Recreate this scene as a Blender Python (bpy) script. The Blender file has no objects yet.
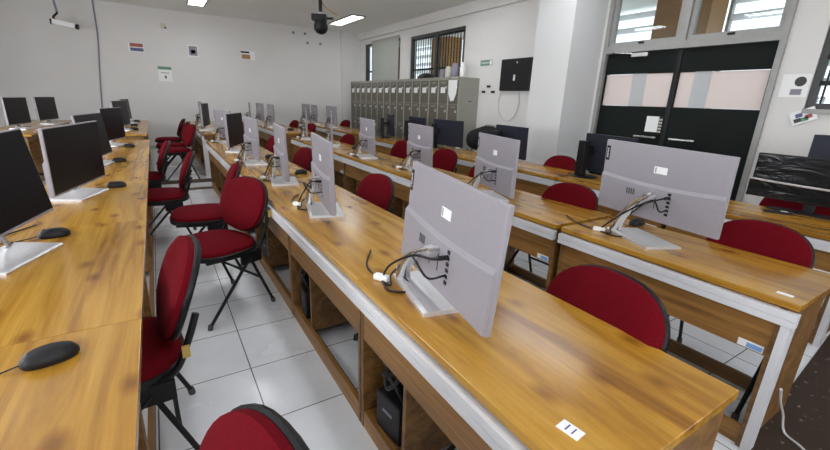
import bpy, bmesh, math, random
from mathutils import Vector, Matrix
random.seed(7)
SC = bpy.context.scene
COL = SC.collection
PI = math.pi

# ------------------------------------------------------------------ materials
def mat(name, base, rough=.5, metal=0., spec=.5):
    m = bpy.data.materials.new(name); m.use_nodes = True
    b = m.node_tree.nodes['Principled BSDF']
    b.inputs['Base Color'].default_value = (*base, 1)
    b.inputs['Roughness'].default_value = rough
    b.inputs['Metallic'].default_value = metal
    b.inputs['Specular IOR Level'].default_value = spec
    return m
def N(m, t, **kw):
    n = m.node_tree.nodes.new(t)
    for k, v in kw.items(): setattr(n, k, v)
    return n
def LK(m, a, b): m.node_tree.links.new(a, b)
def srgb(r, g, b):
    f = lambda c: ((c/255+.055)/1.055)**2.4 if c > 10 else c/255/12.92
    return (f(r), f(g), f(b))
def ramp(m, stops):
    r = N(m, 'ShaderNodeValToRGB'); e = r.color_ramp.elements
    while len(e) < len(stops): e.new(.5)
    for i, (p, c) in enumerate(stops): e[i].position = p; e[i].color = (*c, 1)
    return r
def noise_var(m, base, amt, scale, detail=3, bump=0., coord='Object'):
    """slight natural variation of the surface colour"""
    b = m.node_tree.nodes['Principled BSDF']
    tc = N(m, 'ShaderNodeTexCoord'); n = N(m, 'ShaderNodeTexNoise')
    n.inputs['Scale'].default_value = scale; n.inputs['Detail'].default_value = detail
    LK(m, tc.outputs[coord], n.inputs['Vector'])
    r = ramp(m, [(.3, tuple(c*(1-amt) for c in base)), (.7, tuple(min(1, c*(1+amt)) for c in base))])
    LK(m, n.outputs['Fac'], r.inputs['Fac']); LK(m, r.outputs['Color'], b.inputs['Base Color'])
    if bump:
        bp = N(m, 'ShaderNodeBump'); bp.inputs['Strength'].default_value = bump; bp.inputs['Distance'].default_value = .002
        LK(m, n.outputs['Fac'], bp.inputs['Height']); LK(m, bp.outputs['Normal'], b.inputs['Normal'])
    return m
def wood(name, dark, mid, light, rough, knots=True, sx=7., along=.55, coat=0.):
    m = mat(name, mid, rough)
    b = m.node_tree.nodes['Principled BSDF']
    tc = N(m, 'ShaderNodeTexCoord'); oi = N(m, 'ShaderNodeObjectInfo')
    add = N(m, 'ShaderNodeVectorMath', operation='ADD')
    mul = N(m, 'ShaderNodeVectorMath', operation='SCALE'); mul.inputs['Scale'].default_value = 13.
    cmb = N(m, 'ShaderNodeCombineXYZ')
    LK(m, oi.outputs['Random'], cmb.inputs[0]); LK(m, oi.outputs['Random'], cmb.inputs[1])
    LK(m, cmb.outputs[0], mul.inputs[0]); LK(m, tc.outputs['Object'], add.inputs[0]); LK(m, mul.outputs[0], add.inputs[1])
    mp = N(m, 'ShaderNodeMapping'); mp.inputs['Scale'].default_value = (sx, along, sx)
    LK(m, add.outputs[0], mp.inputs['Vector'])
    n = N(m, 'ShaderNodeTexNoise'); n.inputs['Scale'].default_value = 1.6; n.inputs['Detail'].default_value = 7; n.inputs['Roughness'].default_value = .62; n.inputs['Distortion'].default_value = 1.3
    LK(m, mp.outputs[0], n.inputs['Vector'])
    r = ramp(m, [(.33, dark), (.5, mid), (.68, light)])
    LK(m, n.outputs['Fac'], r.inputs['Fac'])
    # fine streaks
    mp2 = N(m, 'ShaderNodeMapping'); mp2.inputs['Scale'].default_value = (sx*9, along*2.2, sx*9); LK(m, add.outputs[0], mp2.inputs['Vector'])
    n2 = N(m, 'ShaderNodeTexNoise'); n2.inputs['Scale'].default_value = 1.5; n2.inputs['Detail'].default_value = 4; LK(m, mp2.outputs[0], n2.inputs['Vector'])
    r2 = ramp(m, [(.3, (.80, .77, .72)), (.65, (1.05, 1.05, 1.05))]); LK(m, n2.outputs['Fac'], r2.inputs['Fac'])
    mx = N(m, 'ShaderNodeMixRGB', blend_type='MULTIPLY'); mx.inputs['Fac'].default_value = .75
    LK(m, r.outputs['Color'], mx.inputs['Color1']); LK(m, r2.outputs['Color'], mx.inputs['Color2'])
    out = mx.outputs['Color']
    if knots:
        mp3 = N(m, 'ShaderNodeMapping'); mp3.inputs['Scale'].default_value = (5.2, 2.8, 5.); LK(m, add.outputs[0], mp3.inputs['Vector'])
        v = N(m, 'ShaderNodeTexVoronoi', voronoi_dimensions='2D'); v.inputs['Scale'].default_value = 1.; LK(m, mp3.outputs[0], v.inputs['Vector'])
        r3 = ramp(m, [(.03, (.42, .30, .2)), (.09, (.72, .62, .5)), (.16, (1, 1, 1))]); LK(m, v.outputs['Distance'], r3.inputs['Fac'])
        mx2 = N(m, 'ShaderNodeMixRGB', blend_type='MULTIPLY'); mx2.inputs['Fac'].default_value = .8
        LK(m, out, mx2.inputs['Color1']); LK(m, r3.outputs['Color'], mx2.inputs['Color2']); out = mx2.outputs['Color']
    LK(m, out, b.inputs['Base Color'])
    b.inputs['Coat Weight'].default_value = coat; b.inputs['Coat Roughness'].default_value = .12
    return m
M = {}
M['top'] = wood('varnished_pine', srgb(138, 91, 28), srgb(180, 131, 45), srgb(201, 155, 67), .24, True, sx=5.2, along=.42, coat=.15)
M['side'] = wood('laminate_board', srgb(96, 66, 34), srgb(126, 90, 48), srgb(148, 108, 60), .45, False, sx=9)
M['front'] = wood('honey_board', srgb(112, 76, 34), srgb(148, 104, 50), srgb(168, 122, 62), .42, False, sx=9)
M['white'] = noise_var(mat('white_trim_paint', (.66, .65, .67), .45), (.66, .65, .67), .02, 14)
M['black'] = mat('black_powder_coat', (.009, .009, .010), .42, 0, .25)
M['plastic'] = noise_var(mat('black_plastic', (.012, .012, .014), .45, 0, .3), (.012, .012, .014), .2, 40)
M['red'] = noise_var(mat('red_upholstery', srgb(98, 7, 20), .9, 0, .1), srgb(98, 7, 20), .16, 160, 4, .15)
M['silver'] = noise_var(mat('silver_plastic', srgb(152, 147, 154), .42), srgb(152, 147, 154), .02, 60)
M['alu'] = noise_var(mat('brushed_aluminium', (.74, .74, .77), .34, .6), (.74, .74, .77), .05, 90)
M['chrome'] = mat('polished_metal', (.72, .71, .70), .18, .9)
M['screen'] = mat('dark_screen', (.008, .008, .009), .38, 0, .18)
M['bluegrey'] = noise_var(mat('dark_blue_grey_plastic', srgb(38, 40, 54), .5, 0, .3), srgb(38, 40, 54), .08, 30)
M['wrap'] = mat('stretch_film', (.008, .008, .009), .22, 0, .4)
_b = M['wrap']; _n = N(_b, 'ShaderNodeTexNoise'); _n.inputs['Scale'].default_value = 5; _n.inputs['Distortion'].default_value = 2.5
_tc = N(_b, 'ShaderNodeTexCoord'); _mp = N(_b, 'ShaderNodeMapping'); _mp.inputs['Scale'].default_value = (1, .5, 1.6); LK(_b, _tc.outputs['Object'], _mp.inputs[0]); LK(_b, _mp.outputs[0], _n.inputs['Vector'])
_bp = N(_b, 'ShaderNodeBump'); _bp.inputs['Strength'].default_value = .5; _bp.inputs['Distance'].default_value = .012; LK(_b, _n.outputs['Fac'], _bp.inputs['Height']); LK(_b, _bp.outputs['Normal'], _b.node_tree.nodes['Principled BSDF'].inputs['Normal'])
M['paper'] = mat('white_paper', (.88, .88, .87), .6)
M['wall'] = noise_var(mat('white_wall_paint', (.74, .72, .70), .75), (.74, .72, .70), .025, 1.3, 4)
M['wallblue'] = noise_var(mat('pillar_paint', (.73, .73, .73), .7), (.73, .73, .73), .02, 1.5, 4)
M['ceil'] = noise_var(mat('ceiling_paint', (.83, .825, .79), .8), (.83, .825, .79), .02, 1.)
M['frame'] = noise_var(mat('aluminium_frame', (.33, .325, .31), .45, .1), (.33, .325, .31), .06, 12)
M['darkframe'] = mat('dark_window_frame', (.05, .05, .05), .5)
M['door'] = noise_var(mat('black_door_panel', (.010, .013, .012), .6, 0, .12), (.010, .013, .012), .1, 3)
M['lockdoor'] = noise_var(mat('olive_locker_door', srgb(106, 101, 90), .5, 0, .3), srgb(106, 101, 90), .05, 5)
M['lockbody'] = noise_var(mat('pale_locker_body', srgb(162, 161, 150), .5, 0, .3), srgb(162, 161, 150), .04, 4)
M['brown'] = noise_var(mat('worn_brown_floor', (.04, .028, .02), .7, 0, .15), (.055, .04, .03), .35, 9)
M['green'] = mat('green_sign', srgb(104, 146, 120), .6)
M['brownstep'] = noise_var(mat('brown_step_edge', (.09, .06, .042), .5), (.09, .06, .042), .2, 9)
M['ochre'] = noise_var(mat('ochre_paint', srgb(150, 104, 36), .7), srgb(150, 104, 36), .12, 4)
M['slat'] = mat('pale_louver', (.78, .8, .82), .5)
M['blind'] = noise_var(mat('grey_blind', (.40, .41, .37), .7), (.40, .41, .37), .03, 3)
M['cream'] = mat('cream_plastic', (.6, .57, .48), .5)
M['rubber'] = mat('grey_rubber', (.06, .06, .06), .7)
M['redp'] = mat('red_print', srgb(168, 92, 84), .6)
M['bluep'] = mat('blue_print', srgb(96, 104, 140), .6)
M['lblue'] = mat('pale_blue_print', srgb(120, 165, 215), .6)
M['purple'] = mat('purple_print', srgb(70, 60, 130), .6)
M['tan'] = mat('tan_print', srgb(170, 125, 75), .6)
M['greyp'] = mat('grey_print', srgb(140, 135, 150), .6)
M['yellow'] = mat('yellow_tag', srgb(190, 160, 80), .6)
# brown worn patches
def worn():
    m = M['brown']; b = m.node_tree.nodes['Principled BSDF']
    tc = N(m, 'ShaderNodeTexCoord'); n = N(m, 'ShaderNodeTexNoise'); n.inputs['Scale'].default_value = 30; n.inputs['Detail'].default_value = 7
    LK(m, tc.outputs['Object'], n.inputs['Vector'])
    r = ramp(m, [(.63, (.045, .030, .022)), (.70, (.22, .20, .17))]); LK(m, n.outputs['Fac'], r.inputs['Fac']); LK(m, r.outputs['Color'], b.inputs['Base Color'])
worn()
# tiled floor
def tiles():
    m = mat('white_ceramic_tile', (.72, .74, .78), .16)
    b = m.node_tree.nodes['Principled BSDF']
    g = N(m, 'ShaderNodeNewGeometry'); mp = N(m, 'ShaderNodeMapping'); mp.inputs['Location'].default_value = (-.254+4.0, -1.498+4.0, 0)
    LK(m, g.outputs['Position'], mp.inputs['Vector'])
    br = N(m, 'ShaderNodeTexBrick', offset=0., squash=1.)
    br.inputs['Scale'].default_value = 1; br.inputs['Brick Width'].default_value = .4; br.inputs['Row Height'].default_value = .4
    br.inputs['Mortar Size'].default_value = .0028; br.inputs['Mortar Smooth'].default_value = .1; br.inputs['Bias'].default_value = 0
    br.inputs['Color1'].default_value = (.80, .82, .86, 1); br.inputs['Color2'].default_value = (.84, .86, .90, 1); br.inputs['Mortar'].default_value = (.10, .10, .10, 1)
    LK(m, mp.outputs[0], br.inputs['Vector'])
    n = N(m, 'ShaderNodeTexNoise'); n.inputs['Scale'].default_value = 3.2; n.inputs['Detail'].default_value = 5; LK(m, g.outputs['Position'], n.inputs['Vector'])
    r = ramp(m, [(.3, (.86, .86, .86)), (.65, (1, 1, 1))]); LK(m, n.outputs['Fac'], r.inputs['Fac'])
    mx = N(m, 'ShaderNodeMixRGB', blend_type='MULTIPLY'); mx.inputs['Fac'].default_value = 1
    LK(m, br.outputs['Color'], mx.inputs['Color1']); LK(m, r.outputs['Color'], mx.inputs['Color2']); LK(m, mx.outputs['Color'], b.inputs['Base Color'])
    rr = ramp(m, [(.3, (.30,)*3), (.7, (.14,)*3)]); LK(m, n.outputs['Fac'], rr.inputs['Fac']); LK(m, rr.outputs['Color'], b.inputs['Roughness'])
    return m
M['tile'] = tiles()
def glass():
    m = bpy.data.materials.new('window_glass'); m.use_nodes = True; nt = m.node_tree; nt.nodes.remove(nt.nodes['Principled BSDF'])
    t = N(m, 'ShaderNodeBsdfTransparent'); g = N(m, 'ShaderNodeBsdfGlossy'); g.inputs['Roughness'].default_value = .03
    t.inputs['Color'].default_value = (.86, .9, .9, 1)
    x = N(m, 'ShaderNodeMixShader'); x.inputs['Fac'].default_value = .07
    LK(m, t.outputs[0], x.inputs[1]); LK(m, g.outputs[0], x.inputs[2]); LK(m, x.outputs[0], nt.nodes['Material Output'].inputs['Surface'])
    return m
M['glass'] = glass()
def film(name, c, tr):
    m = mat(name, c, .35); nt = m.node_tree; b = nt.nodes['Principled BSDF']
    t = N(m, 'ShaderNodeBsdfTranslucent'); t.inputs['Color'].default_value = (*c, 1)
    x = N(m, 'ShaderNodeMixShader'); x.inputs['Fac'].default_value = tr
    LK(m, b.outputs[0], x.inputs[1]); LK(m, t.outputs[0], x.inputs[2]); LK(m, x.outputs[0], nt.nodes['Material Output'].inputs['Surface'])
    return m
M['film'] = film('frosted_pink_film', (.95, .87, .84), .6)
M['filmw'] = film('frosted_pale_tape', (.80, .83, .84), .6)
def emit(name, c, s):
    m = mat(name, c, .5); b = m.node_tree.nodes['Principled BSDF']
    b.inputs['Emission Color'].default_value = (*c, 1); b.inputs['Emission Strength'].default_value = s
    return m
M['lamp'] = emit('lit_diffuser', (.93, .97, 1.0), 13.)

# ------------------------------------------------------------------ mesh helpers
class MB:
    def __init__(s): s.bm = bmesh.new(); s.X = Matrix.Identity(4)
    def v(s, p): return s.bm.verts.new(s.X @ Vector(p))
    def f(s, vs):
        try: return s.bm.faces.new(vs)
        except ValueError: return None
    def box(s, x0, x1, y0, y1, z0, z1, bev=0.):
        c = [s.v((x, y, z)) for x in (x0, x1) for y in (y0, y1) for z in (z0, z1)]
        fs = [s.f([c[i] for i in q]) for q in ((0,1,3,2),(4,6,7,5),(0,4,5,1),(2,3,7,6),(0,2,6,4),(1,5,7,3))]
        if bev:
            es = list({e for f in fs if f for e in f.edges})
            bmesh.ops.bevel(s.bm, geom=es, offset=bev, segments=2, affect='EDGES', profile=.6)
        return s
    def prism(s, poly, h0, h1, axis=2):
        """polygon (a,b) extruded along axis between h0,h1"""
        def P(a, b, h): return ((a, b, h), (h, a, b), (a, h, b))[{2:0, 0:1, 1:2}[axis]]
        A = [s.v(P(a, b, h0)) for a, b in poly]; B = [s.v(P(a, b, h1)) for a, b in poly]
        s.f(A[::-1]); s.f(B)
        for i in range(len(poly)):
            j = (i+1) % len(poly); s.f([A[i], A[j], B[j], B[i]])
        return s
    def tube(s, pts, r, seg=8, ry=None, up=(0,0,1)):
        pts = [Vector(p) for p in pts]; ry = ry or r; rings = []
        U = Vector(up)
        for i, p in enumerate(pts):
            t = (pts[min(i+1, len(pts)-1)]-pts[max(i-1, 0)]).normalized()
            a = U - t*U.dot(t)
            if a.length < 1e-3: a = Vector((1, 0, 0)) - t*t.x
            if a.length < 1e-3: a = Vector((0, 1, 0))
            a.normalize(); b = t.cross(a); U = a
            rings.append([s.v(p + a*math.cos(2*PI*k/seg)*r + b*math.sin(2*PI*k/seg)*ry) for k in range(seg)])
        for A, B in zip(rings, rings[1:]):
            for k in range(seg): s.f([A[k], A[(k+1) % seg], B[(k+1) % seg], B[k]])
        s.f(rings[0][::-1]); s.f(rings[-1])
        return s
    def lathe(s, prof, c=(0,0,0), seg=24, axis='z'):
        rings = []
        for r, h in prof:
            ring = []
            for k in range(seg):
                a = 2*PI*k/seg; x, y = r*math.cos(a), r*math.sin(a)
                p = {'z': (x, y, h), 'x': (h, x, y), 'y': (x, h, y)}[axis]
                ring.append(s.v(Vector(c)+Vector(p)))
            rings.append(ring)
        for A, B in zip(rings, rings[1:]):
            for k in range(seg): s.f([A[k], A[(k+1) % seg], B[(k+1) % seg], B[k]])
        s.f(rings[0][::-1]); s.f(rings[-1])
        return s
    def pad(s, w, h, prof, mx, ex=2.5, seg=32, bend=0.):
        """superellipse cushion: prof = [(scale, height)], laid out through matrix mx (u, v, n)"""
        rings = []
        for sc, ht in prof:
            ring = []
            for k in range(seg):
                a = 2*PI*k/seg; c, d = math.cos(a), math.sin(a)
                u = math.copysign(abs(c)**(2/ex), c)*w/2*sc; v = math.copysign(abs(d)**(2/ex), d)*h/2*sc
                ring.append(s.v(mx @ Vector((u, v, ht + bend*u*u))))
            rings.append(ring)
        for A, B in zip(rings, rings[1:]):
            for k in range(seg): s.f([A[k], A[(k+1) % seg], B[(k+1) % seg], B[k]])
        s.f(rings[0][::-1]); s.f(rings[-1])
        return s
    def build(s, name, m, parent=None, smooth=False):
        bmesh.ops.recalc_face_normals(s.bm, faces=s.bm.faces)
        me = bpy.data.meshes.new(name); s.bm.to_mesh(me); s.bm.free()
        ms = m if isinstance(m, (list, tuple)) else [m]
        for q in ms: me.materials.append(q)
        if smooth:
            me.polygons.foreach_set('use_smooth', [True]*len(me.polygons))
            try: me.set_sharp_from_angle(angle=math.radians(40))
            except Exception: pass
        o = bpy.data.objects.new(name, me); COL.objects.link(o)
        if parent: o.parent = parent
        return o
def B(name, m, parent, *bx, bev=0.):
    b = MB()
    for q in bx: b.box(*q, bev=bev)
    return b.build(name, m, parent)
def smoothpath(P, n=6):
    P = [Vector(p) for p in P]; out = []
    Q = [P[0]*2-P[1]] + P + [P[-1]*2-P[-2]]
    for i in range(1, len(Q)-2):
        for k in range(n):
            t = k/n; a, b, c, d = Q[i-1], Q[i], Q[i+1], Q[i+2]
            out.append(.5*((2*b)+(c-a)*t+(2*a-5*b+4*c-d)*t*t+(3*b-a-3*c+d)*t**3))
    return out+[P[-1]]
def tag(o, label, cat, group=None):
    o['label'] = label; o['category'] = cat
    if group: o['group'] = group
    return o
def thing(name, label, cat, loc=(0,0,0), rz=0, group=None):
    o = bpy.data.objects.new(name, None); COL.objects.link(o); o.empty_display_size = .1
    o.location = loc; o.rotation_euler = (0, 0, rz)
    return tag(o, label, cat, group)
def struct(o): o['kind'] = 'structure'; return o
def dup(o, parent=None):
    c = o.copy(); COL.objects.link(c)
    if parent: c.parent = parent
    for ch in KIDS(o): dup(ch, c)
    return c
def KIDS(o): return [c for c in bpy.data.objects if c.parent == o]
def place(o, loc, rz, label, group=None):
    o.location = loc; o.rotation_euler = (0, 0, rz); o['label'] = label
    if group: o['group'] = group
def text(s, size, m, parent, name, mx):
    cu = bpy.data.curves.new(name, 'FONT'); cu.body = s; cu.size = size; cu.align_x = 'CENTER'; cu.align_y = 'CENTER'; cu.extrude = .0003
    to = bpy.data.objects.new(name, cu); COL.objects.link(to)
    dg = bpy.context.evaluated_depsgraph_get(); me = bpy.data.meshes.new_from_object(to.evaluated_get(dg))
    bpy.data.objects.remove(to); me.transform(mx); me.materials.clear(); me.materials.append(m)
    o = bpy.data.objects.new(name, me); COL.objects.link(o); o.parent = parent
    return o
def basis(o, x, y, z): # matrix with columns x,y,z and origin
    m = Matrix((x, y, z)).transposed().to_4x4(); m.translation = Vector(o); return m

# ------------------------------------------------------------------ room shell
XL, XR, YF, YB, ZC = -3.4, 5.0, -2.6, 11.1, 3.03
PZ, PY, PX = .05, 7.0, 4.45           # low platform at the back of the room
struct(B('floor', M['tile'], None, (XL-.1, XR+.1, YF-.1, YB+.1, -.1, 0)))
struct(B('floor_platform', M['tile'], None, (XL, PX, PY+.02, YB, 0, PZ)))
struct(B('trim_1', M['brownstep'], None, (XL, PX+.02, PY, PY+.02, 0, PZ+.004), (PX, PX+.02, PY+.02, YB-.2, 0, PZ+.004)))
struct(B('trim_2', M['brownstep'], None, (XL, PX, 6.46, 6.62, 0, .003)))
b = MB(); b.prism([(1.6, -2.6), (5., -2.6), (5., .62), (3.5, .50), (1.6, .36)], 0, .004); struct(b.build('floor_worn', M['brown']))
struct(B('ceiling', M['ceil'], None, (XL-.1, XR+.1, YF-.1, YB+.1, ZC, ZC+.1)))
struct(B('wall_back', M['wall'], None, (XL-.1, XR+.1, YB, YB+.15, 0, ZC)))
FW = (-.6, 2.6, .95, 2.25)  # opening for the added window behind the camera
struct(B('wall_front', M['wall'], None, (XL-.1, FW[0], YF-.15, YF, 0, ZC), (FW[1], XR+.1, YF-.15, YF, 0, ZC), (FW[0], FW[1], YF-.15, YF, 0, FW[2]), (FW[0], FW[1], YF-.15, YF, FW[3], ZC)))
struct(B('baseboard_back', M['cream'], None, (XL, 4.4, YB-.012, YB, PZ, PZ+.09)))
def wall_x(name, x0, x1, holes, m):
    ys = sorted({YF, YB, *[h[0] for h in holes], *[h[1] for h in holes]}); zs = sorted({0., ZC, *[h[2] for h in holes], *[h[3] for h in holes]})
    b = MB()
    for i in range(len(ys)-1):
        run = None
        for j in range(len(zs)-1):
            cy, cz = (ys[i]+ys[i+1])/2, (zs[j]+zs[j+1])/2
            if not any(h[0] < cy < h[1] and h[2] < cz < h[3] for h in holes): b.box(x0, x1, ys[i], ys[i+1], zs[j], zs[j+1])
    bmesh.ops.remove_doubles(b.bm, verts=b.bm.verts, dist=1e-5)
    return struct(b.build(name, m))
WIN1 = (8.80, 10.70, 1.62, 2.73); WIN2 = (6.40, 8.34, 1.62, 2.69); DOOR = (1.64, 3.49, 0., 2.76); WIN3 = (-.2, 1.38, 1.40, 2.56)
wall_x('wall_right', XR, XR+.15, [WIN1, WIN2, DOOR, WIN3], M['wall'])
LW = [(-1.8, .6, .9, 2.15), (1.6, 4.0, .9, 2.15), (5.0, 7.4, .9, 2.15)]
wall_x('wall_left', XL-.15, XL, LW, M['wall'])
struct(B('pillar_right', M['wallblue'], None, (4.4, XR, 3.55, 4.13, 0, ZC)))
struct(B('pillar_corner', M['wall'], None, (4.44, XR, YB-.12, YB, 0, ZC)))
struct(B('trim_3', M['wall'], None, (4.93, XR, 4.13, YB-.12, 2.86, ZC)))

def grille_window(name, y0, y1, z0, z1, nb, blind=None, mull=True, hb=()):
    w = B(name, M['darkframe'], None, (XR+.02, XR+.09, y0, y0+.05, z0, z1), (XR+.02, XR+.09, y1-.05, y1, z0, z1), (XR+.02, XR+.09, y0+.05, y1-.05, z0, z0+.05), (XR+.02, XR+.09, y0+.05, y1-.05, z1-.05, z1))
    struct(w)
    if mull: B('window_mullion', M['darkframe'], w, (XR+.025, XR+.085, (y0+y1)/2-.04, (y0+y1)/2+.04, z0+.05, z1-.05))
    B('pane', M['glass'], w, (XR+.07, XR+.074, y0+.05, y1-.05, z0+.05, z1-.05))
    g = MB()
    for k in range(nb):
        y = y0+.05+(y1-y0-.1)*(k+.5)/nb
        g.box(XR+.035, XR+.047, y-.007, y+.007, z0+.05, z1-.05)
    for z in hb: g.box(XR+.033, XR+.049, y0+.05, y1-.05, z-.02, z+.02)
    g.build('security_bars', M['black'], w)
    return w
w1 = grille_window('window_1', *WIN1, 16, hb=(2.05,))
grille_window('window_2', *WIN2, 20, hb=(2.0, 2.62))
w3 = grille_window('window_3', *WIN3, 18, mull=False, hb=(1.62, 1.84, 2.06, 2.28))
B('window_sill', M['frame'], w3, (XR-.03, XR+.02, WIN3[0], WIN3[1], 1.36, 1.40))
bl = B('roller_blind', M['blind'], None, (XR-.03, XR-.018, 8.84, 10.22, 1.60, 2.74)); 
tag(bl, 'grey sheet blind covering most of the far window above the lockers', 'blind')
B('hanging_rail', M['frame'], bl, (XR-.035, XR-.013, 8.82, 10.24, 2.74, 2.775))
# door set
fr = B('trim_4', M['frame'], None, (XR-.03, XR+.12, DOOR[0]-.005, DOOR[0]+.045, 0, DOOR[3]), (XR-.03, XR+.12, DOOR[1]-.045, DOOR[1]+.005, 0, DOOR[3]),
    (XR-.03, XR+.12, DOOR[0]+.045, DOOR[1]-.045, 2.00, 2.08), (XR-.03, XR+.12, DOOR[0]+.045, DOOR[1]-.045, DOOR[3]-.05, DOOR[3]),
    (XR-.03, XR+.12, 2.52, 2.60, 2.08, DOOR[3]-.05)); struct(fr)
for i, (ya, yb) in enumerate(((DOOR[0]+.045, 2.52), (2.60, DOOR[1]-.045))):
    t = B('window_%d' % (4+i), M['frame'], None, (XR+.0, XR+.06, ya, ya+.045, 2.08, 2.71), (XR+.0, XR+.06, yb-.045, yb, 2.08, 2.71), (XR+.0, XR+.06, ya+.045, yb-.045, 2.08, 2.125), (XR+.0, XR+.06, ya+.045, yb-.045, 2.665, 2.71)); struct(t)
    B('pane', M['glass'], t, (XR+.03, XR+.034, ya+.045, yb-.045, 2.125, 2.665))
    B('latch', M['black'], t, (XR-.02, XR, (ya+yb)/2-.03, (ya+yb)/2+.03, 2.09, 2.11))
for i, (ya, yb) in enumerate(((DOOR[0]+.047, 2.545), (2.575, DOOR[1]-.047))):
    d = MB()
    for z0, z1 in ((0, 1.38), (1.75, 2.0)): d.box(XR+.02, XR+.06, ya, yb, z0+.005, z1-.002)
    d.box(XR+.02, XR+.06, ya, ya+.02, 1.38, 1.75); d.box(XR+.02, XR+.06, yb-.02, yb, 1.38, 1.75)
    d = struct(d.build('door_%d' % (1+i), M['door']))
    B('frosted_panel', M['film'], d, (XR+.035, XR+.041, ya+.02, yb-.02, 1.38, 1.75))
    c = ya+(yb-ya)*(.70 if i == 0 else .47)
    B('frosted_tape', M['filmw'], d, (XR+.030, XR+.034, c-.085, c+.085, 1.375, 1.755))
    h0 = 2.20 if i == 0 else 2.62
    B('door_handle', M['chrome'], d, (XR-.035, XR-.015, h0, h0+.27, 1.02, 1.04), (XR-.02, XR+.02, h0+.02, h0+.04, 1.02, 1.04), (XR-.02, XR+.02, h0+.23, h0+.25, 1.02, 1.04), bev=.003)
    if i == 1:
        B('door_closer', M['chrome'], d, (XR-.04, XR+.02, 2.90, 3.10, 1.94, 1.985), bev=.004)
        MB().tube([(XR-.03, 3.1, 1.98), (XR-.05, 3.3, 2.0), (XR-.03, 3.38, 2.03)], .008).build('closer_arm', M['chrome'], d)
    else:
        B('stile', M['black'], d, (XR+.01, XR+.02, yb-.012, yb+.04, .01, 2.0))
n = B('paper_notice', M['paper'], None, (XR+.014, XR+.018, 2.64, 2.79, 1.09, 1.27)); tag(n, 'small white paper notice stuck on the black door above its handle', 'notice')
l = B('door_lock', M['plastic'], None, (XR-.005, XR+.02, 2.585, 2.635, 1.07, 1.27), bev=.004); tag(l, 'narrow keypad lock beside the paper notice on the black door', 'lock')
kb = MB()
for k in range(5):
    for j in range(2): kb.box(XR-.009, XR-.005, 2.592+j*.02, 2.606+j*.02, 1.09+k*.034, 1.11+k*.034)
kb.build('keypad_buttons', M['cream'], l)

# ------------------------------------------------------------------ outside corridor behind the right wall
struct(B('floor_corridor', M['cream'], None, (XR+.15, 7.2, -2, 13, -.1, 0)))
struct(B('ceiling_corridor', M['ceil'], None, (XR+.15, 7.2, -2, 13, 2.95, 3.05)))
struct(B('wall_corridor', M['wall'], None, (7.0, 7.15, -2, 13, 0, 1.0)))
def louver(y0, y1, z0, z1, n, label):
    t = thing('louver_screen', label, 'louver', (7.05, (y0+y1)/2, z0), 0, 'louver screens of the corridor')
    b = MB(); h = (z1-z0)/n
    for k in range(n):
        b.X = Matrix.Translation((0, 0, h*(k+.5))) @ Matrix.Rotation(.6, 4, 'Y'); b.box(-.055, .055, -(y1-y0)/2+.04, (y1-y0)/2-.04, -.008, .008)
    b.build('slats', M['slat'], t)
    B('screen_frame', M['frame'], t, (-.04, .04, -(y1-y0)/2, -(y1-y0)/2+.04, 0, z1-z0), (-.04, .04, (y1-y0)/2-.04, (y1-y0)/2, 0, z1-z0))
cols = [-2.4, .45, 3.45, 9.45, 12.4]
for i, y in enumerate(cols):
    c = B('corridor_column', M['ochre'], None, (6.55, 7.0, y-.38, y+.38, 0, 2.95)); struct(c)
where = ['beyond the right edge of the picture', 'through the right pane above the double door', 'through the left pane above the door and the barred window', 'behind the grey blind at the far window']
for i in range(4): louver(cols[i]+.40, cols[i+1]-.40, 1.0, 2.95, 9, 'pale louver screen outside, '+where[i])

DT = .675                                # desktop height
KS = 1.04                                # size of the equipment on the desks
# ------------------------------------------------------------------ desks
def desk(name, label, group, x0, w, y0, y1, zf, cab=.30, near_leg=False, top_h=DT, trim=True, sticker=False, step=0.):
    """one pine desk unit: front (trim side) at x0, user side at x0+w; y0 near end, y1 far end"""
    L = y1-y0
    t = thing(name, label, 'desk', (x0+w/2, (y0+y1)/2, zf), 0, group)
    a, c = -w/2, w/2; n, f = -L/2+.001, L/2-.001; H = top_h+step
    B('tabletop', M['top'], t, (a-.004, c, n-(.030 if near_leg else 0), f, H-.026, H), bev=.002)
    if trim: B('front_trim', M['white'], t, (a-.022, a+.012, n-(.034 if near_leg else 0), f, H-.092, H-.066), (a-.022, a+.012, n-(.034 if near_leg else 0), f, H-.064, H-.036), (a-.018, a+.010, n-(.034 if near_leg else 0), f, H-.068, H-.062), bev=.002)
    B('side_panel', M['side'], t, (a+(.0 if near_leg else .012), c-.045, n+.004, n+.024, .0, H-.033))
    B('side_panel', M['side'], t, (a+.012, c-.045, f-.022, f-.002, .0, H-.033))
    B('fascia', M['front'], t, (a+.014, a+.032, n+.025, f-.024, H-.25, H-.027))
    B('divider_panel', M['side'], t, (a+.035, c-.06, f-cab-.02, f-cab, .05, H-.035))
    B('bottom_rail', M['front'], t, (a+.014, a+.034, n+.024, f-.024, .0, .085))
    B('cabinet_floor', M['side'], t, (a+.036, c-.06, f-cab+.001, f-.024, .06, .078))
    B('user_rail', M['side'], t, (c-.066, c-.046, n+.024, f-.024, .0, .07))
    B('back_rail', M['side'], t, (c-.085, c-.067, n+.024, f-.024, H-.115, H-.035))
    if near_leg:
        B('white_leg', M['white'], t, (a-.018, a+.05, n-.024, n+.0035, 0, H-.0925))
    if sticker:
        s = B('inventory_label', M['paper'], t, (a+.012, a+.0138, n+.035, n+.12, H-.245, H-.215))
        B('label_stripe', M['lblue'], s, (a+.0112, a+.012, n+.038, n+.09, H-.242, H-.222))
    return t
ORD = ['nearest', 'second', 'third', 'fourth', 'fifth', 'sixth', 'seventh', 'eighth']
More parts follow.
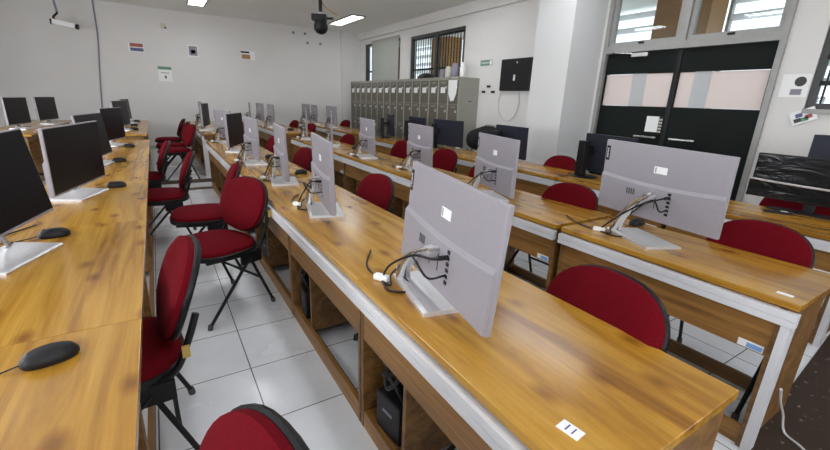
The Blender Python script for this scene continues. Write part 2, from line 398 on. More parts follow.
def row(rowname, x0, w, ys, zf, group, **kw):
    for i, (ya, yb) in enumerate(ys):
        which = 'nearest the camera' if i == 0 else 'farthest one' if i == len(ys)-1 else '%s from the near end' % ORD[i]
        desk('computer_desk', 'pine desk in the %s, %s' % (rowname, which), group, x0, w, ya, yb, zf, near_leg=(i == 0 and kw.get('leg', False)), **{k: v for k, v in kw.items() if k != 'leg'})
def seams(s): return list(zip(s, s[1:]))
row('left row', -.72, .61, seams([-.98, .178, 1.333, 2.49, 3.645, 4.80, 5.95, 6.88]), 0, 'desks of the left row', cab=.26)
row('centre row', .575, .57, seams([.272, 1.292, 2.325, 3.372, 4.41, 5.45, 6.55]), 0, 'desks of the centre row')
row('third row', 1.90, .53, [(.39, 1.42), (1.455, 2.50), (2.52, 3.58), (3.60, 4.68), (4.70, 5.80), (5.82, 6.93)], 0, 'desks of the third row', leg=True, sticker=True)
row('right row by the door', 3.245, .57, [(.51, 1.50), (1.53, 2.56), (2.58, 3.62), (3.64, 4.68), (4.70, 5.74), (5.76, 6.80)], 0, 'desks of the right row', leg=True, sticker=True)
row('left row on the far platform', -.74, .60, seams([7.16, 8.3, 9.44, 10.58]), PZ, 'far platform left desks')
row('centre row on the far platform', .59, .58, seams([7.18, 8.3, 9.42, 10.54]), PZ, 'far platform centre desks', leg=True)
row('third row on the far platform', 1.82, .58, seams([7.22, 8.34, 9.46, 10.58]), PZ, 'far platform third row desks')
row('right row on the far platform', 3.05, .58, seams([7.22, 8.34, 9.46, 10.58]), PZ, 'far platform right desks')
row('outer left row on the far platform', -2.0, .59, seams([7.2, 8.3, 9.4, 10.5]), PZ, 'far platform outer left desks')

# ------------------------------------------------------------------ red chairs
def make_chair():
    t = thing('folding_chair', 'red chair', 'chair')
    prof = [(.88, .0), (.985, .004), (1, .018), (.985, .036), (.90, .050), (.70, .058), (.35, .062)]
    S = basis((0, 0, .405), (1,0,0), (0,1,0), (0,0,1))
    MB().pad(.43, .45, prof, S, 2.7, 36).build('seat', M['red'], t, True)
    MB().pad(.445, .465, [(.9, -.018), (1, -.012), (1.0, .012), (.95, .02)], S, 2.7, 36).build('seat_pan', M['black'], t, True)
    tl = .36  # back tilt
    n = Vector((-math.cos(tl), 0, math.sin(tl))); up = Vector((math.sin(tl), 0, math.cos(tl)))
    Bk = basis(Vector((.245, 0, .640)), Vector((0, 1, 0)), up, n)
    MB().pad(.435, .35, [(.9, .0), (.985, .003), (1, .016), (.985, .032), (.88, .044), (.6, .05), (.3, .051)], Bk, 2.35, 40, .35).build('backrest', M['red'], t, True)
    MB().pad(.448, .363, [(.86, -.012), (.97, -.010), (1.0, -.003), (1.0, .006), (.97, .012)], Bk, 2.35, 40, .35).build('back_shell', M['black'], t, True)
    for s in (-1, 1):
        y = .205*s
        MB().tube(smoothpath([(.258, y*.98, .615), (.238, y*1.02, .56), (.212, y*1.0, .49), (.18, y, .425), (.12, y, .392), (.0, y, .388), (-.17, y*.92, .392)], 5), .012, 8).build('back_frame', M['black'], t, True)
        B('bracket', M['black'], t, (.03, .17, y-.008+.012*s, y+.008+.012*s, .325, .40), bev=.003)
        MB().tube([(.10, y*1.06, .365), (.06, y*1.07, .325), (-.215, y*1.12, .012)], .010, 8).build('front_leg', M['black'], t, True)
        MB().tube([(.08, y*1.0, .37), (.11, y*1.0, .33), (.235, y*1.1, .012)], .010, 8).build('rear_leg', M['black'], t, True)
    for s in (-1, 1):
        MB().tube([(-.215, .2296*s, 0), (-.209, .2296*s, .03)], .0145, 8).build('foot_cap', M['rubber'], t); MB().tube([(.235, .2255*s, 0), (.230, .2255*s, .03)], .0145, 8).build('foot_cap', M['rubber'], t)
    MB().tube([(.163, -.21, .20), (.163, .21, .20)], .009, 6).build('stretcher', M['black'], t, True)
    return t
CH0 = make_chair(); _used = [False]
def chair(x, y, deg, z, label, group, tagged=False):
    o = dup(CH0) if _used[0] else CH0; _used[0] = True
    place(o, (x, y, z), math.radians(deg), label, group)
    return o
def chair_at_back(bx, by, deg, z, label, group):
    """bx,by = where the top of the backrest is"""
    a = math.radians(deg); return chair(bx-.28*math.cos(a), by-.28*math.sin(a), deg, z, label, group)
GA, GC, GR, GQ, GF = 'red chairs in the left aisle', 'red chairs behind the centre row', 'red chairs behind the third row', 'red chairs behind the right row', 'red chairs on the far platform'
c1 = chair(-.175, .478, 10, 0, 'red chair cropped by the bottom edge, only its backrest top showing', GA)
c2 = chair(-.235, 1.60, 3, 0, 'red chair pushed under the left row, yellow tag on its black back frame', GA)
c3 = chair(.217, 2.675, 25, 0, 'red chair standing out in the aisle with broad back turned to camera', GA)
chair(.219, 3.46, -6, 0, 'red chair in the aisle just behind the broad backed one', GA)
chair(-.045, 4.255, -3, 0, 'red chair drawn out from the left row beyond the third mouse', GA)
chair(-.206, 5.275, 0, 0, 'red chair tucked against the far end of the near left row', GA)
chair_at_back(.46, 7.25, 12, PZ, 'first red chair on the far platform beside the white desk leg', GF)
chair(.165, 7.95, 0, PZ, 'middle red chair of the three on the far left platform', GF)
chair(.16, 8.95, -8, PZ, 'red chair nearest the back wall in the left aisle', GF)
for c, (x, y, z) in ((c2, (.214, -.2255, .495)), (c3, (.255, -.2215, .61))):
    o = B('yellow_tag', M['yellow'], c, (x-.012, x+.012, y-.003, y+.003, z-.022, z+.022)); o['label'] = 'small yellow tag'
chair(.950, .700, -4, 0, 'red chair behind the nearest centre desk, back rising over the tabletop', GC)
chair(1.06, 2.58, 4, 0, 'red chair behind the second silver computer of the centre row', GC)
chair_at_back(1.30, 1.62, -4, 0, 'red chair whose leg shows through the second centre desk opening', GC)
chair_at_back(1.34, 4.35, 4, 0, 'red chair behind the fourth silver computer of the centre row', GC)
chair_at_back(1.34, 5.75, 0, 0, 'red chair at the far end of the centre row', GC)
chair_at_back(2.56, .71, 0, 0, 'red chair behind the nearest third row desk by the large silver back', GR)
chair_at_back(2.48, 1.80, 4, 0, 'red chair behind the third row beside the black oval monitor foot', GR)
chair(2.60, 3.86, 4, 0, 'red chair between two silver computers of the third row', GR)
chair(2.60, 4.86, 4, 0, 'red chair in front of the lockers behind the third row', GR)
chair_at_back(2.52, 5.95, 4, 0, 'red chair far down the third row near the platform', GR)
chair_at_back(2.62, 2.84, 2, 0, 'red chair mostly hidden behind the second silver computer of the third row', GR)
chair_at_back(3.84, 2.98, 0, 0, 'red chair in front of the pillar behind the right row', GQ)
chair_at_back(3.98, .95, 0, 0, 'red chair behind the film wrapped screen at the right edge', GQ)
chair_at_back(2.50, 7.7, 4, PZ, 'red chair at the near end of the far third row', GF)
chair_at_back(2.50, 8.8, 4, PZ, 'red chair second along the far third row', GF)
chair_at_back(3.74, 7.9, 6, PZ, 'dark red chair beside the lockers, nearer of the two', GF)
chair_at_back(3.78, 9.1, 6, PZ, 'dark red chair beside the lockers, closer to the corner', GF)
chair_at_back(1.32, 7.9, 4, PZ, 'red chair behind the far centre row, nearer one', GF)

# ------------------------------------------------------------------ silver all-in-one computers
W, HH = .60, .362
def aio(label, px, py, yaw, tilt=.06, z=DT, fyaw=None, fo=(.02, .06), cords=2, detail=True, group=None, zb=.066, roll=0.):
    t = thing('all_in_one_computer', label, 'computer', (px*KS, py*KS, z), 0, group); t.scale = (KS, KS, KS)
    d = Vector((math.sin(yaw), -math.cos(yaw), 0)); n = Vector((math.cos(yaw), math.sin(yaw), 0))
    up = Vector((0, 0, math.cos(tilt)))-n*math.sin(tilt); fn = n*math.cos(tilt)+Vector((0, 0, math.sin(tilt)))
    d, up = d*math.cos(roll)+up*math.sin(roll), up*math.cos(roll)-d*math.sin(roll)
    X = basis((0, 0, zb), d, up, fn)          # u along width (near end +), v up, w towards the user
    def PB(name, m, par, *bx, bev=0.):
        q = MB(); q.X = X
        for v in bx: q.box(*v, bev=bev)
        return q.build(name, m, par)
    PB('back_cover', M['silver'], t, (-W/2, W/2, 0, HH, -.014, .004), bev=.004)
    PB('screen', M['screen'], t, (-W/2+.006, W/2-.006, .012, HH-.006, .0042, .0052))
    # thicker lower housing with a sagging ledge
    q = MB(); q.X = X; K = 12; A = []; Bv = []; Cc = []
    top = lambda u: .180-.016*(1-(2*u/W)**2)
    ra, rb, rc = [], [], []
    for k in range(K+1):
        u = -W/2+.003+(W-.006)*k/K
        ra.append(q.v((u, top(u)+.016, -.0135))); rb.append(q.v((u, top(u), -.025))); rc.append((q.v((u, .004, -.024)), q.v((u, .003, -.0135))))
    for k in range(K):
        q.f([ra[k], ra[k+1], rb[k+1], rb[k]]); q.f([rb[k], rb[k+1], rc[k+1][0], rc[k][0]]); q.f([rc[k][0], rc[k+1][0], rc[k+1][1], rc[k][1]]); q.f([ra[k], rc[k][1], rc[k+1][1], ra[k+1]])
    for k in (0, K): q.f([ra[k], rb[k], rc[k][0], rc[k][1]])
    q.build('lower_housing', M['silver'], t)
    if detail:
        lg = PB('name_tag', M['black'], t, (-W/2+.006, -W/2+.026, HH-.105, HH-.03, -.0155, -.014))
        text('Lenovo', .017, M['paper'], lg, 'lettering', X @ basis((-W/2+.016, HH-.067, -.0158), (0, 1, 0), (1, 0, 0), (0, 0, -1)))
        st = PB('sticker', M['paper'], t, (-.028, .034, .235, .268, -.0152, -.014))
        PB('printed_mark', M['greyp'], st, (-.023, -.017, .239, .264, -.0157, -.0152))
        for k in range(4): PB('vent', M['rubber'], t, (-.145+.012*k, -.139+.012*k, .11, .14, -.0262, -.023))
        PB('slot', M['rubber'], t, (-.055, -.051, .065, .125, -.0258, -.022)); PB('slot', M['rubber'], t, (.005, .009, .065, .125, -.0258, -.022))
        for k in range(6): PB('port', M['plastic'], t, (.062, .078, .045+.02*k, .057+.02*k, -.0262, -.022))
    # foot plate and bent metal arm
    fy = yaw-.06 if fyaw is None else fyaw
    F = Matrix.Translation((fo[0], fo[1], 0)) @ Matrix.Rotation(fy, 4, 'Z')
    q = MB(); q.X = F; q.prism([(-.10, 0), (.09, 0), (.092, .006), (.085, .010), (-.085, .016), (-.10, .012)], -.155, .155, axis=1); q.build('foot', M['alu'], t)
    hub = X @ Vector((-.01, .125, -.06)); s0 = F @ Vector((-.075, .115, .014))
    e0 = X @ Vector((-.01, .125, -.024))
    mid = (s0*.45+hub*.55)+Vector((0, 0, .035))
    MB().tube(smoothpath([s0, s0*.72+hub*.28+Vector((-.012, .01, .02)), mid, hub, e0], 5), .008, 12, .026, up=(0, 0, 1)).build('arm', M['chrome'], t, True)
    q = MB(); q.X = X; q.lathe([(.018, -.024), (.021, -.045), (.017, -.066)], (-.01, .125, 0), 16); q.build('hub', M['alu'], t, True)
    if cords:
        pa = X @ Vector((.07, .135, -.027)); pb_ = X @ Vector((.07, .075, -.027)); out = -n
        base = F @ Vector((-.14, .10, .0))
        c = smoothpath([pa, pa+out*.05+Vector((0, 0, .0)), (pa+s0)/2+out*.04+Vector((0, 0, .05)), s0+out*.05+Vector((0, 0, .055)), base+Vector((.0, .03, .008)), base+Vector((-.02, -.06, .006)), base+Vector((.05, -.09, .006)), base+Vector((.07, .02, .02))], 6)
        MB().tube(c, .0042, 6).build('power_cord', M['plastic'], t, True)
        c = smoothpath([pb_, pb_+out*.06, pb_+out*.085+Vector((0, .03, .05)), s0+out*.0+Vector((0, -.05, .09)), s0+out*.045+Vector((0, .0, .02)), base+Vector((.0, -.02, .006)), base+Vector((.0, .16, .006)), base+Vector((.09, .32, .006))], 6)
        MB().tube(c, .0036, 6).build('data_cord', M['plastic'], t, True)
        MB().tube([pa+n*.0, pa+out*.03], .008, 8).build('plug', M['plastic'], t, True)
        if cords > 1:
            q = MB(); q.X = Matrix.Translation(base+Vector((0, .04, 0))) @ Matrix.Rotation(.5, 4, 'Z'); q.box(-.014, .014, -.03, .03, 0, .022, bev=.006)
            q.build('white_adapter', M['paper'], t)
    return t
GAC, GAR, GAL, GAF = 'silver computers on the centre row', 'silver computers on the third row', 'silver computers on the left row', 'silver computers on the far platform'
aio('silver computer backs nearest the camera, largest on the centre row', .725, .972, -.156, -.06, group=GAC, fyaw=-.20, zb=.049, roll=-.034)
aio('second silver computer from the camera on the centre row, turned nearly edge on', .755, 2.14, -.173, .033, group=GAC)
aio('third silver computer from the camera on the centre row, beside a black mouse', .765, 3.07, -.126, .033, group=GAC)
aio('fourth silver computer from the camera on the centre row', .745, 4.083, .0, -.0, group=GAC)
aio('centre row computer swivelled so its black screen faces the camera', .755, 5.05, -.42, .02, group=GAC)
aio('farthest silver computer on the near centre row, behind the black screen', .755, 6.0, .2, .02, group=GAC)
aio('wide silver computer on the third row with black tag at its top left', 2.04, 1.006, -.041, .097, fyaw=-.40, fo=(.0, .03), group=GAR, zb=.110, roll=-.028)
aio('second silver computer of the third row, white square sticker on back', 1.94, 2.052, -.305, .0, group=GAR)
aio('third silver computer of the third row, in front of the dark monitors', 2.05, 3.18, -.20, .03, group=GAR)
aio('fourth silver computer of the third row, left of the red chair backs', 1.99, 4.183, -.18, .02, group=GAR)
aio('third row silver computer seen exactly edge on, nearer of two', 2.0, 5.3, -.36, .02, group=GAR)
aio('third row silver computer seen exactly edge on, farther of two', 2.0, 6.4, -.30, .02, group=GAR)
aio('computer with dark screen at the left edge of the photo, silver foot in view', -.533, 2.058, -.312, .125, group=GAL, fo=(-.0, -.06), zb=.086, roll=-.045)
aio('left row computer with large square black screen and silver foot, second in row', -.426, 3.086, -.299, -.03, group=GAL, fo=(-.03, .04), roll=-.016)
aio('third left row computer, mostly hidden behind the second black screen', -.445, 4.431, -.206, .12, group=GAL, fo=(-.03, .03))
aio('fourth left row computer, black screen near the end of the near desks', -.43, 5.95, -.271, .0, group=GAL, fo=(-.03, .03))
ZF = DT+PZ
aio('left row computer on the far platform, nearer of two', -.42, 7.65, -.237, .06, ZF, group=GAF)
aio('left row computer closest to the back wall', -.43, 9.25, -.147, .04, ZF, group=GAF)
aio('outermost left computer with plain black screen against the back wall', -1.62, 7.85, -.2, .0, ZF, group=GAF)
aio('outermost left computer with half grey reflecting screen', -1.48, 8.95, -.25, .02, ZF, group=GAF)
aio('far centre row computer with black screen behind the white desk leg', .70, 7.6, -.263, .01, ZF, group=GAF)
aio('far centre row computer seen from behind beyond the black screen', .74, 8.75, .0, .02, ZF, group=GAF)
aio('far third row computer nearest the platform edge', 1.90, 8.30, -.04, .02, ZF, group=GAF)
aio('far third row computer in the middle of its row', 1.90, 9.25, .02, .02, ZF, group=GAF)
aio('far third row thin edge on computer closest to the back wall', 1.82, 9.95, -.2, .02, ZF, group=GAF)
aio('far right row computer nearest the platform edge, left of the lockers', 3.08, 8.17, -.03, .04, ZF, group=GAF)
aio('far right row computer in the middle of its row', 3.06, 9.2, -.119, .03, ZF, group=GAF)
aio('far right row computer closest to the back wall', 3.10, 9.95, -.02, .03, ZF, group=GAF)

# ------------------------------------------------------------------ black monitors on the right row
def black_monitor(label, bx, by, px, py, yaw, tilt=.03, w=.58, h=.35, z=DT, zb=.055, mu=.19, group='black monitors on the right row'):
    t = thing('black_monitor', label, 'monitor', (bx*KS, by*KS, z), 0, group); t.scale = (KS, KS, KS)
    d = Vector((math.sin(yaw), -math.cos(yaw), 0)); n = Vector((math.cos(yaw), math.sin(yaw), 0))
    up = Vector((0, 0, math.cos(tilt)))-n*math.sin(tilt); fn = n*math.cos(tilt)+Vector((0, 0, math.sin(tilt)))
    X = basis((px-bx, py-by, zb), d, up, fn)
    def PB(name, m, *bxs, bev=0.):
        q = MB(); q.X = X
        for v in bxs: q.box(*v, bev=bev)
        return q.build(name, m, t)
    PB('back_cover', M['bluegrey'], (-w/2, w/2, 0, h, -.03, .004), bev=.006)
    PB('screen', M['screen'], (-w/2+.008, w/2-.008, .015, h-.008, .0042, .005))
    q = MB(); q.X = X; q.lathe([(.05, -.029), (.052, -.036), (.046, -.04), (.044, -.036)], (-mu, h*.55, 0), 20); q.build('round_mount', M['plastic'], t, True)
    q = MB(); q.X = Matrix.Rotation(yaw, 4, 'Z'); q.box(-.03, .03, -.045, .045, .012, .34, bev=.008); q.build('stand_column', M['plastic'], t)
    m0 = X @ Vector((-mu, h*.55, -.036))
    MB().tube([(0, 0, m0.z-.01), m0], .022, 10).build('arm', M['plastic'], t, True)
    q = MB(); q.X = Matrix.Rotation(yaw, 4, 'Z') @ Matrix.Translation((.05, 0, 0)); q.pad(.24, .26, [(1, 0), (1, .006), (.93, .012)], Matrix.Identity(4), 2.1, 32); q.build('oval_base', M['plastic'], t, True)
    MB().tube(smoothpath([m0+Vector((-.01, 0, -.03)), (-.06, .02, .12), (-.12, .03, .03), (-.16, .05, .006), (-.12, .14, .006), (-.04, .20, .006)], 6), .005, 6).build('cord', M['plastic'], t, True)
    return t
black_monitor('black monitor on oval foot, in front of the black double door', 3.385, 2.42, 3.47, 2.20, -.22)
black_monitor('black monitor directly in front of the white pillar, under the wall panel', 3.39, 3.61, 3.46, 3.43, -.156)
black_monitor('broad black monitor before the plain end of the locker row', 3.39, 4.90, 3.45, 4.64, .118)
black_monitor('black monitor before the middle of the lockers, half hidden', 3.39, 5.68, 3.46, 5.46, -.15)
black_monitor('farthest black monitor of the right row, seen almost edge on', 3.39, 6.55, 3.46, 6.32, -.33)
# film-wrapped screen
t = thing('wrapped_television', 'wide black screen wrapped in shiny plastic film at the right edge', 'television', (3.64*KS, .82*KS, DT))
X = basis((.03, 0, .045), (0, -1, 0), (0, 0, 1), (1, 0, 0))
q = MB(); q.X = X; q.box(-.37, .37, .05, .345, -.02, .012, bev=.008); q.build('panel', M['wrap'], t)
q = MB(); q.X = X; q.prism([(-.37, .03), (.37, .03), (.37, .14), (-.37, .15)], -.055, -.0205, 2); o = q.build('lower_housing', M['wrap'], t)
q = MB(); q.X = X; q.tube(smoothpath([(-.375, .155, -.045), (-.2, .150, -.058), (0, .146, -.06), (.2, .144, -.058), (.375, .142, -.045)], 4), .008, 6); o = q.build('film_fold', M['alu'], t, True)
B('neck', M['plastic'], t, (-.02, .02, -.03, .03, .012, .10), bev=.005)
q = MB(); q.X = Matrix.Translation((.0, 0, 0)); q.pad(.11, .46, [(1, 0), (1, .008), (.9, .013)], Matrix.Identity(4), 3, 32); q.build('base', M['plastic'], t, True)
r = thing('remote_control', 'black remote with a pale end lying before the wrapped screen', 'remote', (3.49*KS, .93*KS, DT), .5)
B('body', M['plastic'], r, (-.02, .02, -.08, .08, 0, .018), bev=.005); B('pale_end', M['paper'], r, (-.016, .016, -.05, -.012, .018, .019))
t = thing('side_table', 'small table against the right wall behind the wrapped screen', 'table', (4.62, .72, 0))
B('tabletop', M['top'], t, (-.3, .3, -.45, .45, .66, .69))
for sx in (-1, 1):
    for sy in (-1, 1): B('leg', M['white'], t, (sx*.26-.02, sx*.26+.02, sy*.41-.02, sy*.41+.02, 0, .66))
t = black_monitor('dark monitor by the right wall, peeping over the wrapped screen', 4.38, .80, 4.36, .80, 0.2, .0, .56, .40, .69, .09, mu=.0, group='dark monitor by the right wall')

# ------------------------------------------------------------------ mice
def make_mouse():
    t = thing('computer_mouse', 'mouse', 'mouse')
    q = MB(); q.pad(.112, .062, [(.9, 0), (1, .008), (.97, .018), (.8, .030), (.5, .037), (.2, .038)], Matrix.Identity(4), 2.3, 24); q.build('body', M['plastic'], t, True)
    q = MB(); q.X = Matrix.Translation((-.03, 0, .031)); q.lathe([(.004, -.004), (.0085, -.003), (.0085, .003), (.004, .004)], (0, 0, 0), 12, 'y'); q.build('scroll_wheel', M['rubber'], t, True)
    MB().tube(smoothpath([(-.053, 0, .012), (-.09, .005, .004), (-.15, -.01, .003), (-.22, .02, .003)], 5), .002, 6).build('cord', M['plastic'], t, True)
    return t
M0 = make_mouse()
mice = [(-.285, 1.155, DT, 15, 'black mouse nearest the camera on the left row', 'left'), (-.44, 2.25, DT, 10, 'black mouse beside the silver foot of the left edge computer', 'left'),
 (-.28, 3.33, DT, 5, 'black mouse in front of the second black screen on the left row', 'left'), (-.33, 4.55, DT, 5, 'black mouse in front of the third left row computer', 'left'), (-.30, 5.75, DT, 0, 'black mouse near the end of the near left desks', 'left'),
 (-.30, 7.7, ZF, 0, 'nearest of the three mice on the far left desk', 'far left'), (-.33, 8.6, ZF, 0, 'middle mouse of the three on the far left desk', 'far left'), (-.32, 9.7, ZF, 0, 'farthest mouse of the three on the far left desk', 'far left'),
 (1.0, 3.42, DT, 10, 'black mouse between the second and third silver computers of the centre row', 'centre'), (.98, 4.45, DT, 10, 'black mouse beside the third silver computer of the centre row', 'centre'),
 (2.27, 1.20, DT, 0, 'black mouse behind the wide silver computer of the third row', 'third row'), (2.20, 5.0, DT, 20, 'black mouse far along the third row', 'third row'), (2.05, 7.55, ZF, 0, 'black mouse at the near end of the far third row', 'far third')]
for i, (x, y, z, a, lab, g) in enumerate(mice):
    o = M0 if i == 0 else dup(M0); place(o, (x*KS, y*KS, z), math.radians(a), lab, 'black computer mice'); o.scale = (KS, KS, KS)

# ------------------------------------------------------------------ power boxes in the desk cabinets
def make_box():
    t = thing('power_supply_box', 'box', 'power supply')
    B('body', M['plastic'], t, (-.14, .14, -.075, .075, 0, .17), bev=.008)
    o = B('front_label', M['greyp'], t, (-.1415, -.14, -.03, .03, .10, .112))
    MB().tube(smoothpath([(-.10, -.05, .17), (-.13, -.05, .24), (-.14, .0, .275), (-.12, .05, .24), (-.08, .05, .17)], 6), .010, 8).build('handle', M['plastic'], t, True)
    for k in range(3):
        MB().tube(smoothpath([(-.02+.02*k, .03, .17), (-.09, .06-.04*k, .27+.04*k), (-.14, .0+.01*k, .22+.05*k), (-.12, -.06, .31+.03*k), (-.04, .0, .38), (.05, -.02*k, .28), (.10, .03, .17)], 6), .010, 6).build('cable_loop', M['plastic'], t, True)
    return t
b0 = make_box()
for i, (y, nm) in enumerate(((1.125, 'nearest centre desk'), (2.16, 'second centre desk'), (3.20, 'third centre desk'), (4.24, 'fourth centre desk'))):
    o = b0 if i == 0 else dup(b0); place(o, (.752, y, .078), .12*(-1)**i, 'black power box with cable loops in the cabinet of the %s' % nm, 'black power boxes under the centre row')

# stickers on the desktops
t = thing('number_sticker', 'white sticker reading 11 on the near end of the centre row', 'sticker', (.665, .40, DT), .12)
B('label', M['paper'], t, (-.017, .017, -.025, .025, 0, .0006)); text('11', .030, M['purple'], t, 'number', basis((0, 0, .0009), (0, -1, 0), (1, 0, 0), (0, 0, 1)))
s = B('blank_sticker', M['paper'], None, (1.955, 1.98, .405, .455, DT, DT+.0006)); tag(s, 'small blank white sticker at the near corner of the third row', 'sticker')
# white cable by the near leg of the third row
q = MB(); q.tube(smoothpath([(1.96, .350, .30), (2.04, .352, .20), (2.14, .35, .10), (2.16, .33, .010), (2.12, .26, .009), (2.05, .18, .009), (1.95, .02, .009)], 6), .005, 6)
tag(q.build('white_cable', M['white'], None, True), 'white cable trailing on the brown floor beside the white desk leg', 'cable')
q = MB(); q.tube(smoothpath([(3.14, .42, .30), (3.12, .405, .15), (3.16, .39, .012), (3.3, .36, .009), (3.5, .36, .009)], 6), .007, 6)
tag(q.build('thick_white_cable', M['white'], None, True), 'thick white cable at the foot of the right row near leg', 'cable')

# ------------------------------------------------------------------ lockers
LX0, LX1, LY0, CW = 4.55, XR-.001, 5.90, .3155
def locker(i):
    y0 = LY0+i*3*CW; Ht = 1.77
    t = thing('locker_cabinet', 'olive metal locker cabinet, %s' % ['nearest one with plain pale side and paper on a door', 'second from the near end', 'middle of the five', 'second from the room corner', 'last one in the room corner'][i], 'locker', (LX0, y0+1.5*CW, 0), 0, 'olive lockers along the right wall')
    a, c = -1.5*CW+.002, 1.5*CW-.002
    q = MB(); q.box(.014, LX1-LX0, a, c, 0, Ht)
    for k in range(4):
        yy = a+(c-a)*k/3; q.box(0, .0135, max(a, yy-.018), min(c, yy+.018), .05, Ht)
    q.box(0, .0135, a, c, Ht-.04, Ht+.004); q.box(0, .0135, a, c, 0, .05)
    q.build('body', M['lockbody'], t)
    for k in range(3):
        ya = a+(c-a)*k/3+.02; yb = a+(c-a)*(k+1)/3-.02
        for j in range(4):
            z0 = .055+j*.418; z1 = z0+.412
            d = B('door', M['lockdoor'], t, (.001, .013, ya, yb, z0, z1))
            B('handle', M['alu'], d, (-.012, .001, ya+.03, ya+.055, z1-.14, z1-.10), bev=.003)
            vs = MB()
            for v in range(3): vs.box(-.0012, .001, ya+.06, yb-.06, z1-.03-v*.014, z1-.024-v*.014)
            vs.build('vent_slots', M['lockbody'], d)
            if j == 3: B('name_card', M['paper'], d, (-.001, .001, ya+.075, yb-.06, z1-.22, z1-.12))
    if i == 0: B('side_mark', M['rubber'], t, (.23, .30, a-.001, a, 1.36, 1.375))
    return t
for i in range(5): locker(i)
q = MB(); q.prism([(LY0+.04, 1.72), (LY0+.30, 1.72), (LY0+.29, 1.50), (LY0+.22, 1.36), (LY0+.12, 1.37), (LY0+.05, 1.5)], LX0-.016, LX0-.014, 0)
tag(q.build('hanging_paper', M['paper']), 'white paper sheet with curled bottom hanging on the nearest locker door', 'paper')
# things on top of the lockers
LT = 1.775
o = MB(); o.lathe([(.045, 0), (.05, .01), (.05, .17), (.03, .21), (.022, .22), (.022, .25)], (4.72, 6.05, LT), 18); tag(o.build('white_bottle', M['paper'], None, True), 'white bottle standing at the near end on top of the lockers', 'bottle')
for k, (y, h, m, lab) in enumerate(((6.30, .25, 'greyp', 'silvery grey jar on the lockers beside the white bottle'), (6.50, .20, 'cream', 'cream jar on the lockers, second from the bottle'), (6.68, .16, 'greyp', 'low grey jar on the lockers, third from the bottle'))):
    o = MB(); o.lathe([(.06, 0), (.065, .01), (.065, h*.8), (.05, h*.9), (.05, h)], (4.74, y, LT), 18); tag(o.build('jar', M[m], None, True), lab, 'jar', 'jars on the lockers')
o = MB(); o.pad(.26, .5, [(1, 0), (1, .03), (.85, .075), (.5, .10), (.2, .11)], Matrix.Translation((4.74, 7.25, LT)), 2.2, 24); tag(o.build('black_bag', M['plastic'], None, True), 'flat black bag lying on top of the lockers under the barred window', 'bag')

# ------------------------------------------------------------------ things on the right wall
t = thing('wall_panel', 'black wall mounted board with a white plug, beside the pillar', 'panel', (XR, 5.0, 1.80))
B('panel', M['plastic'], t, (-.05, 0, -.33, .33, -.245, .245), bev=.012)
B('white_plug', M['paper'], t, (-.065, -.05, -.02, .015, -.09, .0), bev=.005); B('bolt', M['alu'], t, (-.054, -.05, -.045, -.02, .17, .195))
q = MB(); q.tube(smoothpath([(XR-.02, 5.30, 1.55), (XR-.012, 5.36, 1.38), (XR-.012, 5.30, 1.18), (XR-.012, 5.12, 1.08), (XR-.012, 4.94, 1.18), (XR-.012, 4.88, 1.38), (XR-.02, 4.92, 1.55)], 6), .007, 6)
tag(q.build('cable_loop', M['white'], None, True), 'pale cable hanging in a loop below the black wall board', 'cable')
t = thing('green_sign', 'small green sign on the wall right of the lockers', 'sign', (XR, 5.76, 2.02)); B('plate', M['green'], t, (-.006, 0, -.15, .15, -.045, .045)); B('pale_end', M['paper'], t, (-.0065, -.006, -.145, -.09, -.035, .035))
lt = MB()
for k in range(5): lt.box(-.0068, -.006, .12-k*.04-.02, .12-k*.04, -.012, .014)
lt.build('marks', M['paper'], t)
for k, (y, z, lab) in enumerate(((5.76, 1.54, 'black wall clip, left one of the triangle below the green sign'), (5.64, 1.63, 'black wall clip, top one of the triangle below the green sign'), (5.52, 1.54, 'black wall clip, right one of the triangle below the green sign'))):
    tag(B('wall_clip', M['plastic'], None, (XR-.02, XR, y-.04, y+.04, z-.018, z+.018), bev=.005), lab, 'clip', 'black wall clips')
t = thing('wall_notice', 'white paper notice with a round picture right of the door', 'notice', (XR, 1.49, 1.60)); B('sheet', M['paper'], t, (-.003, 0, -.10, .10, -.10, .10))
q = MB(); q.lathe([(.042, -.0036), (.042, -.003)], (0, -.035, .035), 24, 'x'); q.build('round_picture', M['rubber'], t); B('pale_square', M['greyp'], t, (-.0034, -.003, -.06, .02, -.08, -.03))
t = thing('leaflet_pocket', 'crumpled printed leaflet stuck on the wall below the right window', 'leaflet', (XR-.002, 1.36, 1.335)); t.rotation_euler = (-.45, 0, 0)
B('sheet', M['paper'], t, (-.02, 0, -.09, .09, -.06, .06), bev=.004)
for k, (m, y0, z0) in enumerate((('redp', -.06, -.03), ('bluep', .0, .0), ('green', -.03, -.045), ('rubber', .02, -.04))): B('printed_patch', M[m], t, (-.0212, -.02, y0, y0+.05, z0, z0+.035))
